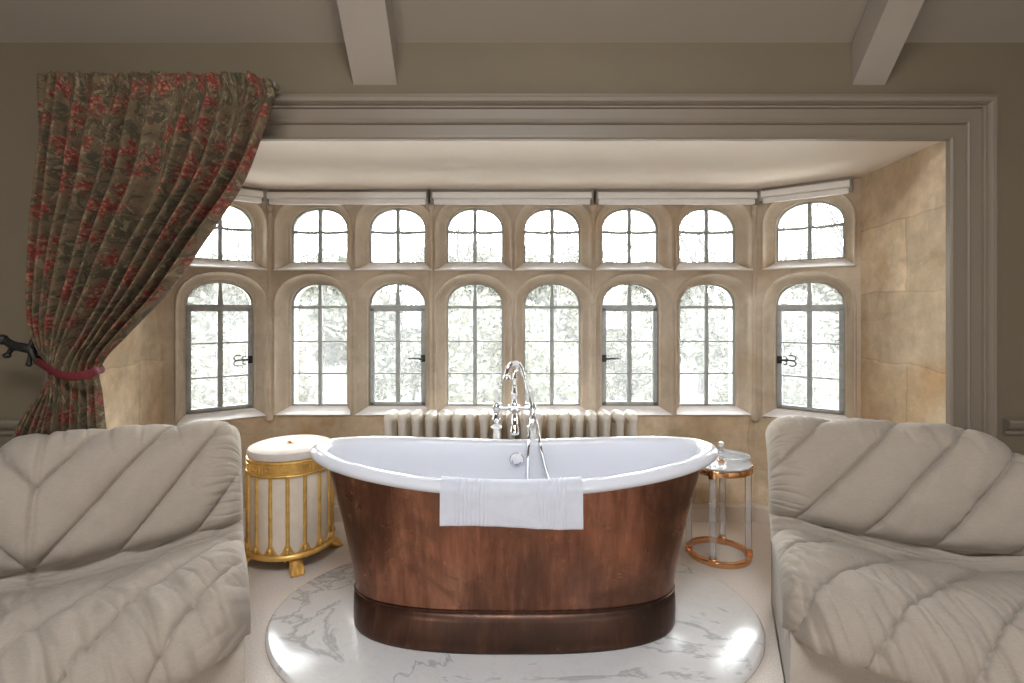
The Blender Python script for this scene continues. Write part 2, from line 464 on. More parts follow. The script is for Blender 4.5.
NA = 24
def arch_ring(a, zb, zs, rise, W=None, top=None, n=2.25):
    pts = [(-a, zb), (-a, zb+(zs-zb)*.5)]
    for i in range(NA+1):
        t = pi - pi*i/NA; c, s = cos(t), sin(t)
        pts.append((a*math.copysign(abs(c)**(2/n), c), zs + rise*abs(s)**(2/n)))
    pts += [(a, zb+(zs-zb)*.5), (a, zb)]
    return pts
def rect_ring(W, zb, zs, top, ring):
    out = [(-W, zb), (-W, ring[1][1])]
    A = ring[2:2+NA+1]; q = []
    for x, z in A:
        d = Vector((x, max(z-zs, 0)))
        k = min(W/abs(d.x) if abs(d.x) > 1e-9 else 1e9, (top-zs)/d.y if d.y > 1e-9 else 1e9)
        q.append([d.x*k, zs + d.y*k])
    for sx in (-1, 1):
        i = min(range(len(q)), key=lambda i: (q[i][0]-sx*W)**2 + (q[i][1]-top)**2); q[i] = [sx*W, top]
    out += [tuple(p) for p in q] + [(W, ring[-2][1]), (W, zb)]
    return out
PROF = [(.0605, 0), (.0600, -.009), (.056, -.014), (.051, -.013), (.0475, -.006), (.0465, .006), (.043, .022), (.034, .044), (.024, .062), (.013, .074), (.011, .082), (.002, .085), (0, .088), (0, .20)]
def stone_surround(W0, W1, z0, z1, a, zb, zs, rise, cx):
    kb = (zb - z0 - .006)/.060
    def sh(ring, y): return [(cx+x, y, z) for x, z in ring]
    outer = arch_ring(a+PROF[0][0], zb-PROF[0][0]*kb, zs, rise+PROF[0][0]*.95)
    mb = MB(); W = (W0, W1)
    rect = rect_ring(.24, z0, zs, z1, outer)
    rr = []
    for x, z in rect:
        xx = W0 if x < -.2399 else (W1 if x > .2399 else cx + x)
        rr.append((xx, 0, z))
    rings = [rr]
    for o, y in PROF:
        rings.append(sh(arch_ring(a+o, zb-o*kb, zs, rise+o*.95), y))
    mb.loft(rings, True)
    return mb
def fill(ring, y, cx): # thin pane with thickness
    mb = MB(); return mb.loft([[(cx+x, y, z) for x, z in ring], [(cx+x, y+.003, z) for x, z in ring]], True, True, True)
GY = .118
latch_side = {}
def latch_mb(x, s, z, curls):
    y = GY-.02; mb = MB()
    mb.rbox(x-.014, x+.014, y-.004, y+.008, z-.022, z+.022, .003)
    mb.tube([(x, y-.006, z), (x, y-.03, z)], .007, 8)
    mb.tube([(x, y-.03, z), (x+s*.05, y-.034, z+.002), (x+s*.085, y-.03, z+.001)], [.007, .006, .005], 8)
    for q in (1, -1) if curls else ():                  # curled monkey tail ends
        pts = [(x+s*(.072+.020*sin(t)), y-.031, z+q*(.016-.016*cos(t))) for t in [k*.5 for k in range(9)]]
        mb.tube(pts, .0042, 7)
        pts = [(x+s*(.032+.013*sin(t)), y-.031, z+q*(.012-.012*cos(t))) for t in [k*.5 for k in range(8)]]
        mb.tube(pts, .0038, 7)
    return mb
ORD = ['first', 'second', 'third', 'fourth', 'fifth', 'sixth', 'seventh', 'eighth']
wn = 0
def light_panel(i, loc, rot, W0, W1, cx):
    """one light of the bay: tall lower window and short upper window"""
    global wn
    casement = i in (0, 2, 5, 7)
    where = {0: 'in the left canted side', 7: 'in the right canted side'}.get(i, ORD[i]+' from the left')
    for lower in (True, False):
        wn += 1
        a = .174
        if lower: z0, z1, zb, zs, rise = SILL, 1.48, .663, 1.277, .140
        else: z0, z1, zb, zs, rise = 1.48, ZB, 1.538, 1.738, .142
        lb = ('tall arched lower window ' if lower else 'short arched upper window ') + where
        if lower: lb += ', opening casement with iron latch' if casement else ', fixed leaded light'
        r = thing('window_%d' % wn, lb, 'window', loc, rot, 'lower bay windows' if lower else 'upper bay windows', 'structure')
        stone_surround(W0, W1, z0, z1, a, zb, zs, rise, cx).build('stone_surround', M['stone'], r, True, 30)
        # paler sloping sill slab with stopped ends
        s = MB(); kb = (zb-z0-.006)/.060
        def bz(o): return zb-o*kb
        P = [(o, y) for o, y in PROF if o < .0602][:12]
        up, lo = [], []
        for o, y in P:
            up.append([(cx-a-o+.001, y-.0035, bz(o)+.001), (cx+a+o-.001, y-.0035, bz(o)+.001)])
        s.loft([[p[0] for p in up], [p[1] for p in up]], False)
        s.build('sill', M['sill'], r, True, 50)
        ring = arch_ring(a, zb, zs, rise)
        fill(ring, GY+.006, cx).build('glass', M['glass'], r, False)
        # perimeter iron
        t = .010
        fr = MB()
        inn = arch_ring(a-t, zb+t, zs, rise-t)
        fr.loft([[(cx+x, y, z) for x, z in rg] for rg, y in ((ring, GY-.008), (inn, GY-.008), (inn, GY+.014), (ring, GY+.014), (ring, GY-.008))], True)
        fr.build('iron_frame', M['lead'], r, True)
        def bar(nm, x0, x1, z0, z1, d=.012, mat='iron', taper=None):
            mb = MB(); mb.rbox(cx+x0, cx+x1, GY-d, GY+d, z0, z1, .003); return mb.build(nm, M[mat], r, True)
        top = zs + rise
        hw = .0142 if casement and lower else .0118
        if lower:
            bar('centre_bar', -hw, hw, zb, zs+.01)
            mb = MB(); rg = []
            for k in range(6):
                z = zs+.005+(top-zs-.005)*k/5; q = hw*(1-.55*(k/5)**1.5)
                rg.append([(cx-q, GY-.010, z), (cx+q, GY-.010, z), (cx+q, GY+.010, z), (cx-q, GY+.010, z)])
            mb.loft(rg, True, True, True); mb.build('arch_bar', M['iron'], r, True)
            th = .0145 if casement else .010
            bar('transom_bar', -a, a, zs-th-.006, zs+th-.008, .016)
            zz = zs-.02
            for k in (1, 2):
                z = zb+(zz-zb)*k/3; bar('lead_bar', -a, a, z-.005, z+.005, .007, 'lead')
            if casement:
                c = MB(); y0, y1 = GY-.018, GY+.014; q = .026; zt = zs-.012
                for b in ((-a+.004, -a+.004+q, zb+.004, zt), (a-.004-q, a-.004, zb+.004, zt), (-a+.004, a-.004, zb+.004, zb+.026), (-a+.004, a-.004, zt-.022, zt)):
                    c.rbox(cx+b[0], cx+b[1], y0, y1, b[2], b[3], .004)
                c.build('casement_frame', M['iron'], r, True)
                sd = {0: 1, 2: 1, 5: -1, 7: -1}[i]
                tag(latch_mb(cx+sd*(a-.018), -sd, .955, i in (0, 7)).build('latch', M['black'], r, True), 'black iron latch with curled ends')
        else:
            bar('centre_bar', -hw, hw, zb, top-.004)
            pts = [(cx-a+2*a*k/12, GY, 1.735 - .008*sin(pi*k/12) + (.010 if abs(k-6) < 1 else 0)) for k in range(13)]
            MB().tube(pts, .0098, 8).build('transom_bar', M['iron'], r, True)
PW = 2*CX/6
loc, rot, L = frame((-EX, EY), (-CX, CY)); light_panel(0, loc, rot, 0, L, L/2+.018)
for k in range(6):
    light_panel(k+1, (-CX+PW*(k+.5), CY, 0), 0, -PW/2, PW/2, (.016, .016, .012, .006, .004, 0)[k])
loc, rot, L = frame((CX, CY), (EX, EY)); light_panel(7, loc, rot, 0, L, L/2+.012)
# slender stone shafts
SH = [(-CX, CY-.006, 'left corner'), (-.48, CY, 'left'), (.48, CY, 'right'), (CX, CY-.006, 'right corner')]
for n_, (x, y, lb) in enumerate(SH):
    mb = MB().lathe([(.026, SILL-.02), (.026, SILL+.05), (.016, SILL+.075), (.0135, SILL+.09), (.0135, 1.80), (.016, 1.815), (.018, 1.83), (.014, 1.84), (.024, 1.872)], 14, (x, y, 0))
    struct('trim_%d' % (4+n_), mb, M['stone'], 'slender stone shaft on the mullion at the %s of the middle windows' % lb, 'stone shaft', smooth=True)

# roller blinds
def blind(p0, p1, label, gap=.018):
    loc, r, L = frame(p0, p1)
    t = thing('roller_blind', label, 'blind', loc, r, 'rolled up blinds above the windows')
    prof = []
    x0, x1 = gap, L-gap
    cs = [(-.02, 1.938), (-.075, 1.938), (-.085, 1.932), (-.086, 1.907), (-.080, 1.900), (-.02, 1.900)]
    MB().prism(cs, x0, x1).build('cassette', M['blind'], t, True, 25)
    MB().rbox(x0+.006, x1-.006, -.074, -.046, 1.868, 1.898, .006).build('bottom_bar', M['blind'], t, True)
    for xx in (x0-.009, x1-.001):
        MB().rbox(xx, xx+.010, -.088, 0, 1.882, 1.944, .003).build('end_bracket', M['bracket'], t, True)
    MB().rbox(x0, x1, -.06, 0, 1.939, 1.9545, .002).build('mounting_rail', M['bracket'], t, True)
    return t
blind((-EX+.03, EY+.023), (-CX-.02, CY-.0154), 'white rolled blind over the left canted window, part hidden by the curtain', .03)
blind((-CX, CY), (-.48, CY), 'white rolled blind over the left pair of middle windows')
blind((-.48, CY), (.48, CY), 'white rolled blind over the centre pair of windows behind the tap')
blind((.48, CY), (CX, CY), 'white rolled blind over the right pair of middle windows')
blind((CX+.02, CY-.0154), (EX-.01, EY+.008), 'white rolled blind over the right canted window, tilted in view', .03)

# portals so that daylight through the openings is sampled well
portal('bay_daylight_back', (0, CY+.24, 1.29), (0, -1, 0), 2.9, 1.34)
for s in (-1, 1):
    mx, my = s*(CX+EX)/2, (CY+EY)/2; nx, ny = s*sin(AT), cos(AT)
    portal('bay_daylight_side', (mx+nx*.24, my+ny*.24, 1.29), (-nx, -ny, 0), .55, 1.34)
portal('added_roof_daylight', (0, (KY0+KY1)/2, RZ+.1), (0, 0, -1), 2*KX, KY1-KY0)
for a, b in FILL_GAPS: portal('added_rear_daylight', ((a+b)/2, RY-.1, (wz0+wz1)/2), (0, 1, 0), b-a, wz1-wz0)

# ---------------------------------------------------------------- marble slab and bath
BY = 2.12
sl = MB(); pr = [(.0, .022), (.985, .022), (.994, .019), (1.0, .012), (1.0, .004), (.994, 0)]
rings = [[(.985*max(k, .001)*cos(2*pi*j/96), .665*max(k, .001)*sin(2*pi*j/96), z) for j in range(96)] for k, z in pr]
sl.loft(rings, True, True, True)
slab = sl.build('marble_slab', M['marble'], None, True, 60, (.012, BY+.02, 0))
tag(slab, 'oval white marble slab with grey veins under the copper bath', 'marble slab')

bath = thing('bathtub', 'freestanding copper bath with white enamel inside and rolled rim', 'bathtub', (.010, BY, .022))
NB = 120
def se(a, b, n, j, N=NB):
    t = 2*pi*j/N; c, s = cos(t), sin(t)
    return a*math.copysign(abs(c)**(2/n), c), b*math.copysign(abs(s)**(2/n), s)
def ztop(x, a=.845): return .618 + .064*min(1, abs(x)/a)**1.7      # above the slab
RA, RB, RR, RH = .7895, .3115, .0235, .034
def lev(a, b, n, zf):
    out = []
    for j in range(NB):
        x, y = se(a, b, n, j); out.append((x, y, zf(x*.845/a)))
    return out
rings = []
zfl = .15
for q in (.01, .3, .6, .85): rings.append(lev(.46*q, .17*q, 2.1, lambda x: zfl-.004*(1-q)))
for k in range(1, 15):
    g = (k/14)**1.6
    f = min(1, (k/14)**.75)
    cu = (zfl-.118+(.62-.15)*g)/.459
    a = (.648+.118*cu**1.3)-.032; b = (.243+.065*cu**.9)-.030
    fl = sstep(0, .35, k/14); lip = sstep(.72, 1, k/14)
    a = .46+(a-.46)*(.55+.45*fl); b = .17+(b-.17)*(.4+.6*fl)
    a = a+(RA-RH-a)*lip; b = b+(RB-RH-b)*lip
    rings.append(lev(a, b, 2.1+.5*(1-lip)*fl*.6, lambda x: zfl+(ztop(x)-RR-zfl)*g))
for k in range(1, 15):
    ph = pi - (pi+.9)*k/14
    rings.append(lev(RA+RH*cos(ph), RB+RH*cos(ph), 2.1, lambda x: ztop(x)-RR+RR*sin(ph)))
basin = MB().loft(rings, True, True, False).build('enamel_basin', M['enamel'], bath, True, 60)
rings = []
for k in range(15):
    t = k/14; f = t**1.3
    a, b = .638+(.766-.638)*f, .243+(.308-.243)*f**.9
    rings.append(lev(a, b, 2.7-.55*t, lambda x: .118+(ztop(x)-.043-.118)*t))
tag(MB().loft(rings, True, False, False).build('copper_shell', M['copper'], bath, True, 60), 'aged copper outer shell')
rings = []
for z, da, ea in ((.128, -.012, -.012), (.1275, .002, 0), (.122, .010, .005), (.10, .017, .008), (.05, .027, .008), (.015, .033, .006), (.003, .032, .004), (0, .027, 0)):
    rings.append(lev(.636+ea, .247+da*1.2, 2.7, lambda x: z))
tag(MB().loft(rings, True, True, True).build('plinth', M['copper_dark'], bath, True, 60), 'dark copper plinth band')
mb = MB().tube([(x, y, .129) for x, y, z in lev(.641, .247, 2.7, lambda x: 0)], .0035, 6, True)
mb.build('seam', M['copper_dark'], bath, True)
ov = MB().lathe([(.034, 0), (.034, -.006), (.030, -.011), (.022, -.012), (.020, -.008), (.001, -.008)], 28, (.012, RB-RH-.004, .535), 'y')
tag(ov.build('overflow_cover', M['chrome'], bath, True), 'round chrome overflow cover')
tag(MB().lathe([(.038, 0), (.038, .006), (.02, .01), (.001, .01)], 24, (0, 0, zfl-.002)).build('drain', M['chrome'], bath, True), 'round chrome drain')

# towel over the near rim
def towel():
    NU, NV = 150, 44; x0, x1 = -.248, .244
    zin, zout = .565, .508
    vt, vb = [], []
    grid = []
    for i in range(NU+1):
        u = i/NU; x = x0+(x1-x0)*u
        yc = BY - RB*(1-(abs(x-.010)/RA)**2.1)**(1/2.1); zc = .022+ztop(x)-RR
        zo = zout + .006*sin(u*5) - .004*u
        row = []
        R = RR+.0045; Q = RH+.0045
        for j in range(NV+1):
            v = j/NV
            if v < .18: q = v/.18; y = yc+Q; z = zc-.045*(1-q); n = (1, 0)
            elif v < .5: q = (v-.18)/.32; a = q*pi; y = yc+Q*cos(a); z = zc+R*sin(a); n = (cos(a), sin(a))
            else: q = (v-.5)/.5; y = yc-Q-.004*sin(q*pi*.5); z = zc-(zc-zo)*q; n = (-1, 0)
            rib = 0
            for c0, c1 in ((.10, .33), (.67, .90)):
                if c0 < u < c1: rib = .0034*(abs(sin(pi*(u-c0)/(c1-c0)*8))-.75)
            if .5 < v: rib += .0022*ns(u*7, v*5, 3) + .0012*sin(u*37+v*2)*q
            row.append((x, y+n[0]*rib, z+n[1]*rib, n))
        grid.append(row)
    th = .007
    rings = []
    for row in grid:
        outer = [(x, y+n[0]*th, z+n[1]*th) for x, y, z, n in row]
        inner = [(x, y, z) for x, y, z, n in row]
        e1 = (row[-1][0], row[-1][1]-th*.5, row[-1][2]-.004)
        e0 = (row[0][0], row[0][1]+th*.5, row[0][2]-.004)
        rings.append(outer+[e1]+inner[::-1]+[e0])
    def sq(r, dx):
        n = len(r)//2; c = [((r[k][0]+dx), (r[k][1]+r[(2*n-2-k) % len(r)][1])/2, (r[k][2]+r[(2*n-2-k) % len(r)][2])/2) for k in range(len(r))]
        return c
    mb = MB().loft(rings, True, True, True)
    o = mb.build('bath_towel', M['towel'], None, True, 60)
    tag(o, 'white ribbed towel folded over the near rim of the copper bath', 'towel')
towel()

# ---------------------------------------------------------------- bath mixer tap
TY = 2.53; K = TY/F
def tz(y): return H-(y-312)*K
def tx(x): return (x-514.5)*K
tap = thing('bath_mixer_tap', 'tall chrome bath mixer with handset and hose on standpipes behind the bath', 'tap', (.0125, TY, 0))
PXS = (-.0885, .0885)
for px in PXS:
    MB().lathe([(.030, 0), (.030, .008), (.016, .014), (.0145, .02), (.0145, .57)], 20, (px, 0, 0)).build('standpipe', M['chrome'], tap)
    MB().lathe([(.019, .565), (.0185, .60), (.017, .64), (.0165, .662), (.019, .668), (.027, .674), (.027, .680), (.017, .686), (.012, .692)], 24, (px, 0, 0)).build('pillar_shroud', M['ceramic'], tap)
    vb = MB().lathe([(.012, .69), (.019, .698), (.022, .712), (.018, .728), (.013, .738), (.013, .756), (.018, .762), (.019, .778), (.015, .790), (.010, .795)], 24, (px, 0, 0))
    vb.build('valve_body', M['chrome'], tap)
    lv = MB().lathe([(.008, .79), (.0095, .80), (.0065, .81), (.009, .825), (.0105, .85), (.007, .862), (.002, .865)], 16, (px, 0, 0)).build('lever', M['ceramic'], tap)
    MB().lathe([(.010, .786), (.012, .792), (.009, .799)], 16, (px, 0, 0)).build('collar', M['chrome'], lv)
MB().tube([(PXS[0], 0, .770), (PXS[1], 0, .770)], .010, 14).lathe([(.013, -.03), (.018, -.024), (.018, .024), (.013, .03)], 18, (0, 0, .770), 'x').build('cross_body', M['chrome'], tap)
cb = MB().lathe([(.012, .735), (.019, .745), (.023, .765), (.021, .785), (.013, .795), (.010, .81), (.010, .83), (.016, .838), (.016, .848), (.010, .856), (.009, .90), (.013, .908), (.013, .918), (.009, .925), (.009, .95)], 24)
cb.build('riser', M['chrome'], tap)
sp_ = MB().tube([(0, -.005, .768), (0, -.05, .772), (0, -.09, .765), (0, -.115, .742), (0, -.122, .715)], [.017, .016, .015, .0145, .015], 16)
sp_.lathe([(.015, .72), (.0165, .705), (.021, .690), (.0235, .676), (.0235, .672), (.018, .672), (.016, .684), (.001, .69)], 24, (0, -.122, 0))
sp_.build('spout', M['chrome'], tap)
cr = MB().tube([(-.020, -.012, .965), (-.018, -.006, .952), (0, 0, .946), (.018, -.006, .952), (.020, -.012, .965)], .005, 8)
cr.tube([(-.020, .012, .965), (-.018, .006, .952), (0, 0, .946), (.018, .006, .952), (.020, .012, .965)], .005, 8)
cr.build('cradle', M['chrome'], tap)
hs = MB()
hp = [(-.038, -.03, .930), (-.038, -.03, .950), (-.032, -.022, .972), (-.015, -.01, .986), (.006, -.004, .990), (.022, -.002, .982), (.034, 0, .962), (.044, 0, .930)]
hs.tube(hp, [.012, .010, .0095, .0115, .012, .0115, .0105, .0085], 14)
hs.lathe([(.008, .936), (.016, .930), (.021, .922), (.021, .917), (.001, .915)], 24, (-.038, -.03, 0))
hand = hs.build('handset', M['chrome'], tap)
tag(MB().tube([(-.012, -.009, .9865), (.006, -.004, .990), (.019, -.002, .983)], [.0125, .0135, .0125], 14).build('grip', M['ceramic'], hand), 'white ceramic grip')
hose = [(.044, 0, .930), (.062, -.012, .86), (.082, -.03, .79), (.097, -.06, .735), (.108, -.11, .69), (.118, -.165, .63), (.136, -.185, .55), (.160, -.205, .46), (.170, -.225, .36), (.130, -.25, .255),
        (.085, -.245, .30), (.063, -.22, .40), (.058, -.195, .50), (.062, -.168, .61), (.070, -.115, .69), (.080, -.055, .715), (.0885, -.012, .72)]
hp = []
for i in range(len(hose)-1):
    p0, p1, p2, p3 = [Vector(hose[max(0, min(len(hose)-1, k))]) for k in (i-1, i, i+1, i+2)]
    for q in range(6):
        t = q/6; hp.append(.5*((2*p1)+(p2-p0)*t+(2*p0-5*p1+4*p2-p3)*t*t+(3*p1-p0-3*p2+p3)*t**3))
hp.append(Vector(hose[-1]))
rr = [.0068 + (.0006 if k % 2 else 0) for k in range(len(hp))]
tag(MB().tube(hp, rr, 10).build('shower_hose', M['chrome'], tap, True), 'ribbed metal shower hose')

# ---------------------------------------------------------------- radiator
rad = thing('column_radiator', 'cream cast iron column radiator below the middle windows', 'radiator', (-.005, 2.955, 0))
def section(foot):
    mb = MB(); ys = (-.062, 0, .062)
    z0, z1 = .12, .645
    for y in ys:
        rg = []
        for k in range(13):
            t = k/12; z = z0+(z1-z0)*t; g = 1+.25*(abs(2*t-1)**6)
            rg.append([(.0205*g*cos(a), y+.0235*g*sin(a), z) for a in [2*pi*q/14 for q in range(14)]])
        mb.loft(rg, True, True, True)
    for zc, hh in ((z0+.005, .032), (z1-.005, .034)):
        rg = []
        for k in range(15):
            t = -1+2*k/14; y = .092*t; s = max(.08, (1-abs(t)**3))**.5
            wv = 1+.12*cos(y/.062*2*pi)
            rg.append([(.031*s*math.copysign(abs(cos(a))**.7, cos(a)), y, zc+hh*s*wv*math.copysign(abs(sin(a))**.8, sin(a))) for a in [2*pi*q/16 for q in range(16)]])
        mb.loft(rg, True, True, True)
    if foot:
        for y in (-.062, .062):
            mb.lathe([(.024, 0), (.022, .012), (.013, .03), (.014, .07), (.022, .10), (.022, .125)], 14, (0, y, 0))
    return mb
sm = section(False).build('section', M['radiator'], rad, True, 50)
NS = 19; pit = .0762
fm = section(True).build('section', M['radiator'], rad, True, 50)
sm.location.x = -pit*(NS-1)/2+pit; fm.location.x = -pit*(NS-1)/2
for k in range(2, NS):
    src = fm if k == NS-1 else sm
    c = src.copy(); COL.objects.link(c); c.parent = rad; c.location.x = -pit*(NS-1)/2+pit*k
xe = pit*(NS-1)/2
mb = MB().tube([(xe+.02, 0, .125), (xe+.075, 0, .125)], .014, 12).tube([(xe+.075, 0, 0), (xe+.075, 0, .17)], .010, 12).lathe([(.016, .165), (.022, .175), (.022, .205), (.015, .215), (.001, .216)], 16, (xe+.075, 0, 0))
tag(mb.build('valve', M['chrome'], rad), 'chrome radiator valve and pipe')

# ---------------------------------------------------------------- round stool
ST = thing('round_stool', 'round cream and gold stool with a Greek key band left of the bath', 'stool', (-1.124, 2.63, 0), math.radians(-60))
RS = .198
tag(MB().lathe([(.001, .075), (RS-.01, .075), (RS-.004, .08), (RS-.002, .47), (RS-.002, .49)], 64).build('body', M['cream'], ST), 'cream fabric drum body')
bd = MB().lathe([(RS, .455), (RS+.006, .457), (RS+.008, .463), (RS+.004, .468), (RS+.004, .518), (RS+.008, .523), (RS+.006, .530), (RS-.004, .532)], 64, cap=False).build('band', M['gold'], ST)
ky = MB(); NK = 16; rk = RS+.0065
key = [(0, 0), (1, 0), (1, .82), (.28, .82), (.28, .3), (.64, .3), (.64, .55)]
def cyl(a, z, r=rk): return (r*cos(a), r*sin(a), z)
for k in range(NK):
    a0 = 2*pi*k/NK; da = 2*pi/NK
    pts = [(0, .82), (0, 0), (.80, 0), (.80, .82), (.24, .82), (.24, .3), (.54, .3), (.54, .55)]
    for (u0, v0), (u1, v1) in zip(pts, pts[1:]):
        ky.tube([cyl(a0+da*(u0+(u1-u0)*q/3), .474+.044*(v0+(v1-v0)*q/3)) for q in range(4)], .0032, 6)
    ky.tube([cyl(a0+da*(.80+.2*q/2), .474+.044*0) for q in range(3)], .0032, 6)
tag(ky.build('greek_key', M['gold'], bd, True), 'raised gold Greek key pattern')
NR = 16
for k in range(NR):
    a = 2*pi*(k+.5)/NR
    rb = MB().tube([(RS*cos(a), RS*sin(a), z) for z in (.10, .2, .3, .4, .458)], .0088, 10)
    def loc3(t, z, dr=0): return ((RS+dr)*cos(a+t), (RS+dr)*sin(a+t), z)
    # pointed leaf that the rib ends in
    for s in (-1, 1):
        rb.tube([loc3(0, .15, .002), loc3(s*.05, .125, .002), loc3(s*.10, .105, .003), loc3(s*.15, .095, .002)], [.004, .0055, .006, .004], 8)
    rb.ball(loc3(0, .112, .006), .011, 10, (1, 1, 1.5))
    rb.build('rib', M['gold'], ST, True)
MB().lathe([(RS-.012, .068), (RS+.010, .068), (RS+.013, .076), (RS+.010, .086), (RS+.003, .092), (RS-.004, .094)], 64).build('base_ring', M['gold'], ST)
for k in range(4):
    a = pi/2*k
    ft = MB()
    m = Matrix.Rotation(a, 4, 'Z') @ Matrix.Translation((RS-.040, 0, 0)) @ Matrix.Diagonal((1.3, 1.15, 1.05, 1))
    rg = []
    for (x, z, wd, hh) in ((-.035, .062, .030, .014), (.0, .058, .030, .018), (.022, .040, .026, .022), (.034, .026, .028, .024), (.050, .016, .032, .016), (.062, .010, .028, .010)):
        rg.append([m @ Vector((x, wd*cos(q), z+hh*sin(q))) for q in [2*pi*i/14 for i in range(14)]])
    ft.loft(rg, True, True, True)
    for s in (-1, 0, 1):
        ft.tube([m @ Vector((.034, s*.017, .038)), m @ Vector((.054, s*.019, .026)), m @ Vector((.070, s*.020, .009))], [.008, .0095, .006], 8)
    for s in (-1, 1):
        ft.tube([m @ Vector((-.01, s*.03, .062)), m @ Vector((.004, s*.045, .06)), m @ Vector((.01, s*.04, .045))], [.008, .008, .004], 8)
    ft.build('claw_foot', M['gold'], ST, True)
lid = MB().lathe([(RS-.012, .530), (RS+.001, .534), (RS+.003, .556), (RS-.002, .567), (RS-.016, .573), (.12, .576), (.03, .575), (.001, .574)], 64).build('cushion_lid', M['cushion'], ST)
tag(MB().lathe([(.022, .574), (.022, .579), (.016, .582), (.001, .583)], 24).build('button', M['rose'], lid), 'copper coloured centre button')

# ---------------------------------------------------------------- acrylic side table
SX, SY = 1.056, 2.645
tb = thing('side_table', 'round clear acrylic side table with rose gold rings right of the bath', 'side table', (SX, SY, 0))
RT = .149
def hoop(z0, z1, r0, r1):
    return MB().lathe([(r0, z0), (r1, z0), (r1+.002, z0+.004), (r1+.002, z1-.004), (r1, z1), (r0, z1), (r0-.001, z1-.004), (r0-.001, z0+.004), (r0, z0)], 56, cap=False)
hoop(0, .026, RT-.014, RT+.006).build('base_ring', M['rose'], tb)
hoop(.437, .466, RT-.008, RT+.004).build('top_ring', M['rose'], tb)
angs = [math.radians(q) for q in (-122, -10, 60, 165)]
for a in angs:
    x, y = (RT-.005)*cos(a), (RT-.005)*sin(a)
    rod = MB().lathe([(.016, .02), (.016, .458)], 20, (x, y, 0)).build('rod', M['acrylic'], tb)
    cp = MB()
    m = Matrix.Translation((x, y, 0)) @ Matrix.Rotation(a, 4, 'Z')
    cp.rbox(-.018, .018, -.018, .018, .001, .040, .003, 2, m).build('bracket', M['rose'], rod)
    MB().rbox(-.018, .018, -.018, .018, .424, .470, .003, 2, m).build('bracket', M['rose'], rod)
tag(MB().lathe([(.001, .466), (RT-.002, .466), (RT+.006, .469), (RT+.008, .473), (RT+.006, .477), (RT-.002, .479), (.001, .479)], 56).build('tray_top', M['acrylic_top'], tb), 'clear acrylic tray top')
hd = MB()
pts = []
for k in range(36):
    a = 2*pi*k/36; x = .088*math.copysign(abs(cos(a))**.8, cos(a)); y = .052*math.copysign(abs(sin(a))**.9, sin(a))
    pts.append((x+.058, y-.02, .516 - .16*x))
hd.tube(pts, .0065, 10, True, (1.9, .7))
hdo = hd.build('carry_handle', M['acrylic_top'], tb)
pst = MB().lathe([(.012, .477), (.012, .560)], 18, (.006, -.02, 0)).build('post', M['acrylic'], tb)
MB().lathe([(.010, .558), (.013, .560), (.013, .576), (.009, .580), (.001, .581)], 18, (.006, -.02, 0)).build('post_cap', M['ceramic'], pst)
MB().lathe([(.016, .477), (.016, .489), (.012, .494)], 18, (.006, -.02, 0), cap=False).build('post_collar', M['rose'], pst)
MB().lathe([(.009, .477), (.009, .504)], 14, (.128, -.02, 0)).build('post', M['acrylic'], tb)

